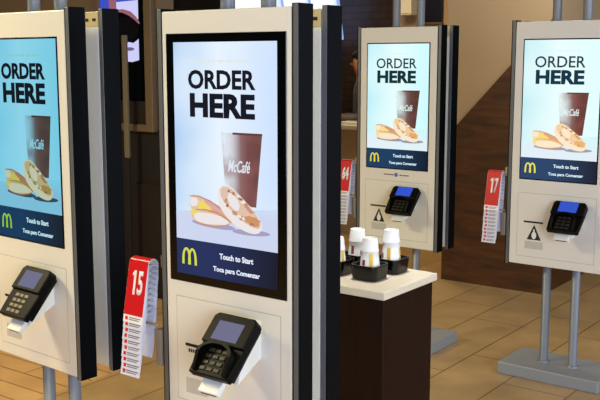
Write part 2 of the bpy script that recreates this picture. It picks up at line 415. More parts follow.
def make_kiosk(label, loc, rz, dz, pal, wide_bezel, seal=False, ox=0.0, marks='full'):
    root = thing('self_order_kiosk', label, 'kiosk', loc, rz, 'self-order kiosks on twin poles')
    mb = MB(); mb.box(-0.276, 0.276, -0.160, 0.165, 0.0, 0.066, 0.006, 2)
    mb.build('base_plate', M['base'], root)
    for s in (-1, 1):
        mb = MB()
        mb.lathe([(0.0, 0.06), (0.034, 0.06), (0.034, 0.069), (0.026, 0.073), (0.0228, 0.074), (0.0228, CEIL - 0.03), (0.034, CEIL - 0.028), (0.034, CEIL), (0, CEIL)], 28, Matrix.Translation((s * 0.0795, 0, 0)))
        mb.build('pole', M['steel'], root)
    gx, gz = (0.2325, (1.0140, 1.7750)) if wide_bezel else (0.2065, (1.0345, 1.7555))
    for side in (0, 1):
        turn = Matrix.Rotation(math.pi, 4, 'Z') if side else Matrix.Identity(4)
        # rear body mirrors the front one about the middle of the gap
        ymid = FRONT + DEPTH + GAP / 2
        T = Matrix.Translation((0, ymid, 0)) @ turn @ Matrix.Translation((0, -ymid, 0)) if side else Matrix.Identity(4)
        # body shell with the face
        mb = MB(); mb.box(-HW + 0.0005, HW - 0.002, FRONT + 0.001, FRONT + DEPTH - 0.006, FB + dz, FT + dz - 0.003, 0.004, 2, T)
        mb.build('face_panel', M['enamel'], root)
        mb = MB(); mb.box(-HW + 0.006, HW - 0.004, FRONT + DEPTH - 0.006, FRONT + DEPTH - 0.001, FB + dz + 0.004, FT + dz - 0.056, 0.001, 1, T)
        plate = mb.build('back_plate', M['inner'], root)
        mb = MB(); mb.box(-HW + 0.006, HW - 0.004, FRONT + DEPTH - 0.006, FRONT + DEPTH - 0.001, FT + dz - 0.056, FT + dz - 0.006, 0.001, 1, T)
        mb.slot = 1
        for sx in (-1, 1):
            for q in (0.150, 0.185, 0.225):
                mb.box(sx * q - 0.009, sx * q + 0.009, FRONT + DEPTH - 0.002, FRONT + DEPTH + 0.0005, FT + dz - 0.036, FT + dz - 0.026, 0, 1, T)
        mb.build('hanging_bracket', [M['brass'], M['seam']], root)
        for s in (-1, 1):
            xa, xb = (HW, HW + PW) if s > 0 else (-HW - PW, -HW)
            mb = MB(); mb.box(xa, xb, FRONT, FRONT + DEPTH, FB + dz - 0.008, FT + dz + 0.006, 0.002, 2, T)
            sp = mb.build('side_panel', M['anod'], root)
            sp['label'] = 'dark metal side panel'
            for yy in (FRONT - 0.0008, FRONT + DEPTH - 0.0035):
                mb = MB(); mb.box(xa + 0.005, xb - 0.001, yy, yy + 0.005, FB + dz - 0.007, FT + dz + 0.005, 0.0015, 2, T)
                mb.build('edge_reflection_strip', M['trim'], sp)  # lighter strip stands in for light caught by the panel edge
        if side == 0:
            make_screen(root, dz, FRONT + 0.001, pal, gx, gz, ox)
            yf = FRONT + 0.001
            # lower service panel: a thin raised sheet with a shadow gap round it
            mb = MB(); mb.box(-0.2095, 0.2095, yf - 0.0006, yf + 0.002, 0.628 + dz, 0.966 + dz)
            mb.slot = 1; mb.box(-0.2075, 0.2075, yf - 0.0012, yf + 0.002, 0.630 + dz, 0.964 + dz)
            mb.build('service_panel', [M['greyprint'], M['enamel']], root)
            # scanner slot, warning triangle, small print
            ym = yf - 0.0016
            mb = MB(); mb.box(-0.172, -0.066, ym - 0.002, ym + 0.002, 0.809 + dz, 0.818 + dz, 0.001, 1)
            mb.build('scanner_slot', M['seam'], root)
            if marks == 'full':
                mb = MB(); mb.flat([(-0.152, 0.720 + dz), (-0.074, 0.720 + dz), (-0.113, 0.800 + dz)], ym)
                mb.slot = 1; mb.flat(ellipse(-0.113, 0.744 + dz, 0.013, 0.020, 0, 16), ym - 0.0006)
                mb.box(-0.117, -0.109, ym - 0.0008, ym, 0.750 + dz, 0.776 + dz)
                mb.build('warning_triangle', [M['print'], M['enamel2']], root)
                mb = MB(); mb.box(-0.163, -0.063, ym, ym + 0.001, 0.672 + dz, 0.712 + dz)
                mb.build('notice_patch', M['patch'], root)
            else:
                mb = MB()
                rr = random.Random(4)
                out = [(-0.172, 0.706 + dz)] + [(-0.172 + 0.088 + rr.uniform(-0.008, 0.012), 0.706 + dz - k * 0.0055) for k in range(10)] + [(-0.172, 0.656 + dz)]
                mb.flat(out, ym)
                mb.build('notice_patch', M['patch'], root)
                mb = MB()
                x = -0.160
                while x < -0.095:
                    l = rr.uniform(0.005, 0.010); mb.box(x, x + l, ym, ym + 0.001, 0.790 + dz, 0.801 + dz); x += l + 0.0025
                mb.build('slot_caption', M['print'], root)
            if seal:
                mb = MB(); rr = random.Random(5)
                for a, b in ((-0.084, -0.02), (0.022, 0.084)):
                    x = a
                    while x < b - 0.008:
                        l = rr.uniform(0.006, 0.012); mb.box(x, x + l, yf - 0.0008, yf, 0.999 + dz, 1.006 + dz); x += l + 0.003
                mb.slot = 1; mb.prism(ellipse(-0.001, 1.003 + dz, 0.012, 0.012), 'y', yf - 0.0012, yf)
                mb.build('safety_mark', [M['redprint'], M['blueprint']], root)
            # white wedge bracket for the card terminal
            mb = MB()
            mb.prism([(yf, 0.945 + dz), (yf - 0.012, 0.908 + dz), (yf - 0.100, 0.800 + dz), (yf - 0.106, 0.772 + dz), (yf, 0.826 + dz)], 'x', 0.036, 0.136, 0.003)
            mb.build('terminal_bracket', M['enamel2'], root)
        else:
            mb = MB(); mb.box(-gx, gx, FRONT + 0.002, FRONT + 0.010, gz[0] + dz, gz[1] + dz, 0.0015, 1, T)
            mb.build('screen_bezel', M['glass'], root)
    return root

def make_terminal(label, loc, rz, dz, hood, scr_mat, dx=0.0, out=0.0, ang=49, L=0.190, keys='key', W=0.081, lip=0.034):
    """card reader leaning back on the wedge; its own axes: x right, y up along the face, z out of the face"""
    t = thing('payment_terminal', label, 'card terminal', loc, rz, 'card terminals on the kiosks')
    # bottom-front corner of the wedge's slope -> terminal frame
    tilt = R(ang)                # slope of the face measured from the floor
    X = Matrix.Translation((0.088 + dx, FRONT - 0.124 - out, 0.789 + dz)) @ Matrix.Rotation(tilt, 4, 'X')
    mb = MB()
    outline = [(-W * 0.92, 0.0), (W * 0.92, 0.0), (W * 0.97, 0.05), (W, 0.11), (W, L - 0.012), (W - 0.012, L), (-W + 0.012, L), (-W, L - 0.012), (-W, 0.11), (-W * 0.97, 0.05)]
    mb.prism(outline, 'z', 0.004, 0.030, 0.004, X)
    # raised screen end
    mb.prism([(-W, 0.098), (W, 0.098), (W, L - 0.012), (W - 0.012, L), (-W + 0.012, L), (-W, L - 0.012)], 'z', 0.02, 0.040, 0.004, X)
    mb.build('body', M['blackplastic'], t)
    mb = MB(); mb.box(-W * 0.86, W * 0.86, 0.012, L - 0.012, -0.012, 0.005, 0.003, 2, X)
    mb.build('back_shell', M['blackgloss'], t)
    mb = MB(); mb.box(-0.050, 0.046, 0.110, 0.172, 0.0395, 0.0412, 0.0006, 1, X)
    mb.build('display', scr_mat, t)
    mb = MB()
    for r in range(4):
        for c in range(3):
            mb.box(-0.040 + c * 0.026, -0.020 + c * 0.026, 0.014 + r * 0.020, 0.026 + r * 0.020, 0.029, 0.0335, 0.0012, 1, X)
    mb.build('keypad', M[keys], t)
    if hood:
        mb = MB()
        # privacy hood: a raised U-shaped collar round the keys
        out = [(-0.064, 0.008), (-0.066, 0.06)] + [(0.066 * math.cos(a), 0.062 + 0.040 * math.sin(a)) for a in [math.pi - math.pi * k / 10 for k in range(11)]] + [(0.066, 0.06), (0.064, 0.008)]
        inn = [(x * 0.80, min(y, 0.0999) if y < 0.06 else 0.062 + (y - 0.062) * 0.75) for x, y in out]
        tb = bmesh.new(); n = len(out)
        ring = []
        for (x, y), (xi, yi) in zip(out, inn):
            hgt = 0.030 + 0.026 * min(1, (y + 0.01) / 0.06)
            ring.append([tb.verts.new((x, y, 0.028)), tb.verts.new((x * 0.96, y, hgt)), tb.verts.new((xi, yi, hgt)), tb.verts.new((xi * 1.02, yi, 0.028))])
        for a, b in zip(ring, ring[1:]):
            for k in range(4): tb.faces.new([a[k], b[k], b[(k + 1) % 4], a[(k + 1) % 4]])
        tb.faces.new(ring[0]); tb.faces.new(ring[-1][::-1])
        mb.merge(tb, X); mb.build('privacy_hood', M['blackplastic'], t)
    # white receipt lip under the lower edge
    mb = MB(); mb.box(-0.046, 0.030, -lip, 0.020, -0.030, -0.0125, 0.003, 2, X)
    mb.slot = 1; mb.box(-0.036, 0.020, -lip - 0.0006, -lip + 0.002, -0.0245, -0.0190, 0, 1, X)
    mb.build('receipt_lip', [M['enamel2'], M['seam']], t)
    return t

def make_tents(kloc, krz, dz, num, n, where, x0, x1, top, lean):
    """a shingled pile of folded number cards hanging beside the kiosk: every card is a thing"""
    a = krz
    def W(lx, ly, lz): return (kloc[0] + lx * math.cos(a) - ly * math.sin(a), kloc[1] + lx * math.sin(a) + ly * math.cos(a), lz)
    w = x1 - x0; L = 0.214; th = 0.0016
    ords = ['', 'second', 'third', 'fourth', 'fifth', 'sixth', 'seventh', 'eighth', 'ninth', 'tenth', 'eleventh']
    src = None
    for i in range(n):
        step = 0.0195 * i
        # origin = top front edge of the card, local axes: x along card, -z down the face after leaning
        loc = W(x0, FRONT - 0.004 + math.sin(lean) * 0 + 0.0 + 0.0, top + dz)
        lab = ('red folded number card %s hanging on %s' % (num, where)) if i == 0 else \
              ('white edge of the %s card in the stack under red card %s' % (ords[i], num))
        g = 'table number cards on the kiosk racks'
        if i < 2:
            t = thing('table_number_card', lab, 'number card', loc, a, g)
            Lx = Matrix.Rotation(-lean, 4, 'X')
            r = 0.022
            # folded sheet seen from the side: front leaf, round top, shorter back leaf
            prof = [(0.0, -L), (0.0, -r)]
            for k in range(1, 9):
                q = math.pi * k / 9; prof.append((r - r * math.cos(q), -r + r * math.sin(q)))
            prof += [(2 * r, -r), (2 * r + 0.004, -0.150)]
            mb = MB()
            def sheet(lo, hi, x_a, x_b, off=0.0):
                seg = prof[lo:hi]
                outl = []
                innl = []
                for k, p in enumerate(seg):
                    p0 = seg[max(0, k - 1)]; p1 = seg[min(len(seg) - 1, k + 1)]
                    dx, dz_ = p1[0] - p0[0], p1[1] - p0[1]; l = math.hypot(dx, dz_)
                    nx, nz = -dz_ / l, dx / l
                    outl.append((p[0] + nx * (th / 2 + off), p[1] + nz * (th / 2 + off)))
                    innl.append((p[0] - nx * (th / 2 - 0), p[1] - nz * (th / 2 - 0)))
                for k in range(len(seg) - 1):
                    mb.prism([outl[k], outl[k + 1], innl[k + 1], innl[k]], 'x', x_a, x_b, 0, Lx)
            sheet(0, len(prof), 0, w)
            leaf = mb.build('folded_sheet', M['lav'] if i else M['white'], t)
            yf = -th / 2 - 0.0002
            if i == 0:
                mb = MB()
                mb.prism([(0.001, -0.189), (w - 0.001, -0.189), (w - 0.001, -0.010), (0.001, -0.010)], 'y', yf - 0.0006, yf + 0.0004, 0, Lx)
                for k in range(1, 6):
                    p, q = prof[k], prof[k + 1]
                    def o_(pp, e): 
                        c = (r, -r); d = math.hypot(pp[0] - c[0], pp[1] - c[1]); f = (d + e) / d
                        return (c[0] + (pp[0] - c[0]) * f, c[1] + (pp[1] - c[1]) * f)
                    mb.prism([o_(p, 0.0016), o_(q, 0.0016), o_(q, 0.0), o_(p, 0.0)], 'x', 0.001, w - 0.001, 0, Lx)
                mb.build('red_face', M['red'], t)
                mb = MB()
                zt, zb, yy_ = -0.043, -0.122, yf - 0.0013
                if num[0] == '1':
                    xs = w * 0.25
                    mb.prism([(xs + 0.009, zb), (xs + 0.018, zb), (xs + 0.018, zt), (xs + 0.011, zt), (xs + 0.002, zt - 0.010), (xs + 0.002, zt - 0.019), (xs + 0.009, zt - 0.014)], 'y', yy_, yy_ + 0.0006, 0, Lx)
                    mb.merge(text_polys(num[1], w * 0.56, w * 0.83, zb, zt, yf - 0.0007, bold=0.03), Lx)
                else:
                    mb.merge(text_polys(num, w * 0.24, w * 0.83, zb, zt, yf - 0.0007, bold=0.05), Lx)
                mb.build('number', M['white'], t)
            mb = MB()
            mb.prism([(0.010, -L + 0.008), (0.021, -L + 0.008), (0.021, -L + 0.019), (0.010, -L + 0.019)], 'y', yf - 0.0006, yf + 0.0004, 0, Lx)
            mb.build('red_square', M['red'], t)
            mb = MB()
            for zz, xe in ((-L + 0.015, 0.9), (-L + 0.009, 0.82)):
                mb.prism([(0.027, zz), (w * xe, zz), (w * xe, zz + 0.0026), (0.027, zz + 0.0026)], 'y', yf - 0.0006, yf + 0.0004, 0, Lx)
            mb.build('fine_print', M['finegrey'], t)
            if i == 1: src = t
        else:
            t = copy_tree(src); t['label'] = lab
        # slide down the leaning face and a hair inward for every card
        d = Vector((0.0, -math.sin(lean) * step + 0.0016 * i, -math.cos(lean) * step + 0.0))
        p = W(x0 + (0.0015 * ((i * 7) % 3 - 1)), FRONT - 0.004 + d.y, top + dz + d.z)
        t.location = p; t.rotation_euler = (0, 0, a)
    return

def add_rack(root, dz, top, lean, x0, x1):
    mb = MB()
    xm = -HW - PW
    # plate on the side panel and an arm the cards ride on
    mb.box(xm - 0.004, xm, FRONT + 0.006, FRONT + 0.060, top + dz - 0.33, top + dz + 0.012, 0.0015, 1)
    mb.box(xm - 0.024, xm, FRONT - 0.010, FRONT + 0.050, top + dz - 0.345, top + dz - 0.225, 0.004, 2)
    Lx = Matrix.Translation((0, FRONT + 0.006, top + dz)) @ Matrix.Rotation(-lean, 4, 'X')
    mb.box(x0 + 0.012, xm, 0.012, 0.022, -0.212, -0.205, 0.001, 1, Lx)
    o = mb.build('card_rack', M['skirt'], root)
    o['label'] = 'grey bracket holding the number cards'
    mb = MB(); mb.box(xm - 0.022, xm - 0.001, FRONT + 0.018, FRONT + 0.044, top + dz - 0.03, top + dz + 0.016, 0.005, 2)
    mb.build('rack_tip', M['brass'], root)

# ------------------------------------------------------------------ kiosks
K = [((-2.727, 2.182, 0), R(-3.6), -0.0069), ((-1.811, 2.187, 0), R(-0.62), -0.0253),
     ((-2.745, 4.754, 0), R(-0.06), 0.0109), ((-1.761, 4.694, 0), R(-0.82), 0.0212)]
k1 = make_kiosk('white self-order kiosk with cyan-tinted screen, at the left edge of the photo', *K[0], PAL['cyan'], False, ox=0.012, marks='text')
k2 = make_kiosk('nearest white self-order kiosk, wide black frame round its screen, in the centre', *K[1], PAL['near'], True, marks='text')
k3 = make_kiosk('white self-order kiosk standing behind the cup counter, in the back row', *K[2], PAL['back'], False, seal=True)
k4 = make_kiosk('white self-order kiosk on grey base plate, cut off by the right edge', *K[3], PAL['right'], False)
scr_grey = emit('terminal_display_grey', (112, 112, 140)); scr_blue = emit('terminal_display_blue', (52, 84, 200))
make_terminal('black card terminal with bare keypad on the leftmost kiosk', *K[0], False, scr_grey)
make_terminal('black card terminal with grey display and keypad hood on the central kiosk', *K[1], True, scr_grey, dx=-0.006, out=0.032, ang=45, L=0.198, keys='keydark')
make_terminal('black card terminal with blue display above the white cups', *K[2], True, scr_blue, keys='keydark', W=0.086, L=0.176, ang=47, out=-0.004, lip=0.024)
make_terminal('black card terminal with blue display on the rightmost kiosk', *K[3], True, scr_blue, keys='keydark', W=0.086, L=0.176, ang=47, out=-0.004, lip=0.024)

LEAN = R(10.5)
for root, kk, num, where, xa, xb, top in ((k2, K[1], '15', 'the central kiosk, left side', -0.410, -0.322, 1.066),
                                          (k4, K[3], '17', 'the rightmost kiosk, left side', -0.380, -0.300, 1.072),
                                          (k3, K[2], '64', 'the kiosk behind the cup counter', -0.380, -0.300, 1.072)):
    add_rack(root, kk[2], top, LEAN, xa, xb)
    make_tents(kk[0], kk[1], kk[2], num, 10, where, xa, xb, top, LEAN)

# ------------------------------------------------------------------ cup counter
CX0, CX1, CY0, CY1 = -2.30, -1.590, 2.622, 2.995
ctr = thing('cup_counter', 'dark brown counter with cream top holding the cup bins, behind the central kiosk', 'counter', ((CX0 + CX1) / 2, (CY0 + CY1) / 2, 0))
hx, hy = (CX1 - CX0) / 2, (CY1 - CY0) / 2
mb = MB(); mb.box(-hx + 0.014, hx - 0.012, -hy + 0.016, hy - 0.014, 0.0, 0.872, 0.002, 1); mb.build('cabinet_body', M['darkwood'], ctr)
mb = MB(); mb.box(-hx, hx, -hy, hy, 0.872, 0.900, 0.003, 2); mb.build('countertop', M['stone'], ctr)

def rounded_sq(s, r, n=6):
    p = []
    for cx, cy, a0 in ((s - r, s - r, 0), (-s + r, s - r, 90), (-s + r, -s + r, 180), (s - r, -s + r, 270)):
        for k in range(n + 1):
            a = R(a0 + 90 * k / n); p.append((cx + r * math.cos(a), cy + r * math.sin(a)))
    return p
def make_bin(label, x, y):
    t = thing('cup_bin', label, 'cup bin', (x, y, 0.900), 0, 'black cup bins on the counter')
    tb = bmesh.new(); loops = []
    for s, z in ((0.046, 0.0), (0.050, 0.004), (0.054, 0.052), (0.0535, 0.055), (0.0490, 0.055), (0.0485, 0.052), (0.046, 0.006)):
        loops.append([tb.verts.new((px, py, z)) for px, py in rounded_sq(s, 0.022)])
    n = len(loops[0])
    for a, b in zip(loops, loops[1:]):
        for k in range(n): tb.faces.new([a[k], a[(k + 1) % n], b[(k + 1) % n], b[k]])
    tb.faces.new(loops[0][::-1]); tb.faces.new(loops[-1])
    mb = MB(); mb.merge(tb); mb.build('bin_shell', M['blackgloss'], t)
    mb = MB()
    mb.prism([(x_, y_) for x_, y_ in rounded_sq(0.0462, 0.02)], 'z', 0.0055, 0.0062); mb.build('bin_liner', M['blackplastic'], t)
    return t
def make_cup(label, x, y, z, r0, r1, h, printed, rz):
    """inverted paper cup: r0 base (up), r1 rim (down)"""
    t = thing('paper_cup', label, 'paper cup', (x, y, z), rz, 'upside-down paper cups in the bins')
    mb = MB()
    mb.lathe([(r1 - 0.002, 0.0), (r1 + 0.0015, 0.0), (r1 + 0.0022, 0.0022), (r1 + 0.0005, 0.004), (r0, h), (r0 - 0.0006, h + 0.001), (r0 - 0.003, h), (r0 - 0.0035, h - 0.004), (0, h - 0.004)], 32)
    mb.build('cup_wall', M['cup'], t)
    if printed:
        def patch(a0, a1, z0, z1, sl, nseg=6):
            mb2.slot = sl
            for k in range(nseg):
                b0, b1 = R(a0 + (a1 - a0) * k / nseg), R(a0 + (a1 - a0) * (k + 1) / nseg)
                def P(a, zz):
                    rr = r1 + (r0 - r1) * (zz - 0.004) / (h - 0.004) + 0.0008
                    return (rr * math.cos(a), rr * math.sin(a), zz)
                tb = bmesh.new()
                tb.faces.new([tb.verts.new(P(b0, z0)), tb.verts.new(P(b1, z0)), tb.verts.new(P(b1, z1)), tb.verts.new(P(b0, z1))])
                mb2.merge(tb)
        mb2 = MB()
        for a0, a1, z0, z1, m_ in ((-62, -38, 0.042, 0.090, 'cupyellow'), (22, 42, 0.042, 0.086, 'cupyellow'), (-108, -88, 0.046, 0.066, 'cupred'), (120, 150, 0.046, 0.090, 'cupyellow'), (190, 210, 0.05, 0.08, 'cupred')):
            mb2 = MB(); patch(a0, a1, z0, z1, 0); mb2.build('printed_mark', M[m_], t)
    return t
BINS = [(-1.742, 2.772, 'front'), (-1.738, 2.912, 'right'), (-1.886, 2.772, 'left'), (-1.878, 2.900, 'rear')]
WHERE = {'front': 'black cup bin nearest the corner of the cream counter', 'right': 'black cup bin at the far right of the cream counter',
         'left': 'black cup bin half hidden by the central kiosk edge', 'rear': 'mostly hidden black cup bin behind the others'}
CW = {'front': 'in the bin nearest the counter corner', 'right': 'in the far right bin', 'left': 'in the left half-hidden bin', 'rear': 'in the rear bin behind the others'}
for x, y, k in BINS:
    make_bin(WHERE[k], x, y)
    dh = {'front': 0.0, 'right': 0.010, 'left': -0.012, 'rear': 0.0}[k]
    make_cup('printed upside-down paper cup, lower of the pair ' + CW[k], x, y, 0.9065, 0.0305, 0.0375, 0.092 + dh, True, R({'front': 0, 'right': -25, 'left': 40, 'rear': 70}[k]))
    make_cup('plain upside-down paper cup, upper of the pair ' + CW[k], x, y, 0.9065 + 0.0935 + dh, 0.0265, 0.0308, 0.046, False, 0)

# ------------------------------------------------------------------ setting
mb = MB(); mb.box(-10.5, 3.0, -4.0, 9.2, -0.05, 0.0); struct('floor', mb, M['tile'])
mb = MB(); mb.box(-10.5, -3.70, -4.0, 3.5, 0.0, 0.0015); struct('floor', mb, M['plank'])
mb = MB(); mb.box(-10.5, 3.0, -4.0, 9.2, CEIL, CEIL + 0.05); struct('ceiling', mb, mat('ceiling_tile_white', (170, 165, 155), 0.8, 0, 0.03, 4))
# far wall: dark brick, tan stretch, dark stretch
mb = MB(); mb.box(-10.5, -5.20, 8.70, 8.85, 0, CEIL); struct('wall_back_left', mb, M['brick'])
mb = MB(); mb.box(-5.20, -2.2, 8.70, 8.85, 0, CEIL); struct('wall_back_middle', mb, M['tan'])
mb = MB(); mb.box(-2.2, 3.0, 8.70, 8.85, 0, CEIL); struct('wall_back_right', mb, M['black'])
# left wall (faces the camera side): dark wainscot, brown upper part, skirting
LV = 4.60
mb = MB(); mb.box(-9.0, -4.585, LV, LV + 0.14, 0, 1.19); mb.slot = 1; mb.box(-9.0, -4.585, LV, LV + 0.14, 1.19, CEIL)
struct('wall_left', mb, [M['darkwall'], M['brownwall']])
mb = MB(); mb.box(-9.0, -4.582, LV - 0.012, LV, 0, 0.10, 0.003, 1); struct('baseboard_left', mb, M['darkwall'])
mb = MB(); mb.box(-4.84, -4.59, LV - 0.016, LV, 0.101, 0.81, 0.003, 1); struct('door_1', mb, M['cabdoor'])
# partition beside the back row: cream with a diagonal wood facing
PX0, PX1, PY0, PY1 = -3.318, -2.511, 6.31, 7.6
mb = MB(); mb.box(PX0, PX1, PY0 + 0.012, PY1, 0, CEIL); struct('wall_partition', mb, M['tan'])
mb = MB()
mb.prism([(PX0, 0), (PX1 + 0.012, 0), (PX1 + 0.012, 1.958), (PX0, 1.080)], 'y', PY0, PY0 + 0.012)
mb.prism([(PY0 + 0.012, 0), (PY1, 0), (PY1, 1.10), (PY0 + 0.012, 1.958)], 'x', PX1, PX1 + 0.012)
struct('trim_1', mb, M['panelwood'])

# menu display on the left wall
dv = LV
t = thing('menu_display', 'large framed menu display with a dark drink picture on the left wall', 'menu display', (-4.918, dv, 0))
fx0, fx1, fz0, fz1 = -0.30, 0.297, 1.177, 2.75
mb = MB()
mb.box(fx1 - 0.072, fx1, -0.045, 0, fz0, fz1, 0.004, 1); mb.box(fx0, fx0 + 0.082, -0.045, 0, fz0, fz1, 0.004, 1)
mb.box(fx0 + 0.082, fx1 - 0.072, -0.045, 0, fz0, fz0 + 0.05, 0.004, 1); mb.box(fx0 + 0.082, fx1 - 0.072, -0.045, 0, fz1 - 0.05, fz1, 0.004, 1)
mb.build('frame', M['frame'], t)
mb = MB(); mb.box(fx0 + 0.082, fx1 - 0.072, -0.030, -0.002, fz0 + 0.05, fz0 + 0.21, 0.001, 1); mb.build('lower_panel', M['cabdoor'], t)
mb = MB(); mb.box(fx0 + 0.082, fx1 - 0.072, -0.030, -0.002, fz0 + 0.21, fz1 - 0.05, 0.001, 1); s_ = mb.build('screen', M['glass'], t)
MENU = t; MS = s_

# pale post standing in front of it
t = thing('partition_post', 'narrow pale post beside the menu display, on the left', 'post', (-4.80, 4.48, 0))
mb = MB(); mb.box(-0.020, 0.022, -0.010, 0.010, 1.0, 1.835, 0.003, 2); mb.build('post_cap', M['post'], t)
mb = MB(); mb.box(-0.020, 0.022, -0.010, 0.010, 0.0, 1.0, 0.002, 1); mb.build('post_shaded_part', M['darkwall'], t)  # lower post coloured dark to stand in for the shade on it

# far service counter
t = thing('service_counter', 'far cream service counter with pale top, by the brick wall', 'counter', (-5.45, 7.75, 0))
mb = MB(); mb.box(-1.8, 0.85, -0.30, 0.12, 0, 1.015, 0.004, 1); mb.build('counter_front', M['tan'], t)
mb = MB(); mb.box(-1.85, 0.9, -0.36, 0.16, 1.015, 1.055, 0.004, 1); mb.build('countertop', M['stone'], t)
t2 = thing('service_tray', 'pale tray lying on the far service counter', 'tray', (-4.93, 7.58, 1.055))
mb = MB(); mb.box(-0.16, 0.16, -0.10, 0.10, 0, 0.012, 0.004, 2); mb.build('tray_floor', M['enamel2'], t2)
mb = MB()
for a in ((-0.16, 0.16, -0.10, -0.092), (-0.16, 0.16, 0.092, 0.10), (-0.16, -0.152, -0.092, 0.092), (0.152, 0.16, -0.092, 0.092)):
    mb.box(a[0], a[1], a[2], a[3], 0.010, 0.024, 0.001, 1)
mb.build('tray_rim', M['enamel2'], t2)

# lit overhead menu boards in front of the brick
def board(label, xa, xb, zb, lean):
    t = thing('overhead_menu_board', label, 'menu board', ((xa + xb) / 2, 8.45, zb), 0, 'lit overhead menu boards')
    w = (xb - xa) / 2
    S = Matrix.Rotation(-lean, 4, 'X')
    mb = MB(); mb.box(-w, w, 0, 0.05, 0, 0.75, 0.004, 1, S); mb.build('board_case', emit('board_edge_blue', (150, 180, 240), 1.0), t)
    mb = MB(); mb.box(-w + 0.010, w - 0.010, -0.004, 0.0, 0.008, 0.742, 0, 1, S)
    mb.build('board_face', emit_ramp('board_face_light', 'X', [(0, (250, 252, 255)), (0.8, (246, 250, 255)), (1, (206, 224, 252))], -w, w, 1.1), t)
    for s in (-1, 1):
        mb = MB(); mb.lathe([(0, 0.70), (0.012, 0.70), (0.012, CEIL - zb), (0, CEIL - zb)], 12, Matrix.Translation((s * w * 0.6, 0.2, 0))); mb.build('hanger', M['steel'], t)
BOARDS = board

# things on the tan part of the far wall
t = thing('navy_notice_board', 'dark navy board on the tan far wall, above the kiosk behind the counter', 'notice board', (-4.74, 8.70, 0))
mb = MB(); mb.box(-0.13, 0.125, -0.03, 0, 2.05, 2.75, 0.003, 1); mb.build('board_panel', M['navy'], t)
mb = MB(); mb.box(-0.135, 0.130, -0.035, 0, 2.030, 2.05, 0.002, 1); mb.build('bottom_rail', M['frame'], t)
t = thing('wall_cabinet', 'small cream wall box on the far wall, seen between two grey poles', 'wall box', (-4.945, 8.70, 0))
mb = MB(); mb.box(-0.10, 0.04, -0.16, 0, 2.125, 2.70, 0.004, 2); mb.build('box_body', mat('cream_paint', (255, 250, 226), 0.5, 0, 0.04, 5), t)
mb = MB(); mb.box(-0.085, 0.025, -0.168, -0.16, 2.14, 2.68, 0.002, 1); mb.build('box_door', mat('cream_paint_door', (255, 250, 230), 0.5, 0, 0.04, 5), t)

# ------------------------------------------------------------------ person behind the far counter
def skin_obj(name, verts, edges, radii, m, parent, sub=2, root=0):
    me = bpy.data.meshes.new(name); me.from_pydata(verts, edges, [])
    me.materials.append(m)
    o = bpy.data.objects.new(name, me); COL.objects.link(o)
    if parent: o.parent = parent
    md = o.modifiers.new('skin', 'SKIN')
    if not me.skin_vertices: bpy.context.view_layer.update()
    lay = me.skin_vertices[0].data if len(me.skin_vertices) else None
    if lay:
        for k, r in enumerate(radii):
            lay[k].radius = r if isinstance(r, tuple) else (r, r); lay[k].use_root = (k == root)
    md.use_smooth_shade = True
    s = o.modifiers.new('subdivision', 'SUBSURF'); s.levels = sub; s.render_levels = sub
    dg = bpy.context.evaluated_depsgraph_get(); dg.update()
    me2 = bpy.data.meshes.new_from_object(o.evaluated_get(dg))
    o.modifiers.clear(); o.data = me2; me2.name = name
    for p in me2.polygons: p.use_smooth = True
    bpy.data.meshes.remove(me)
    return o
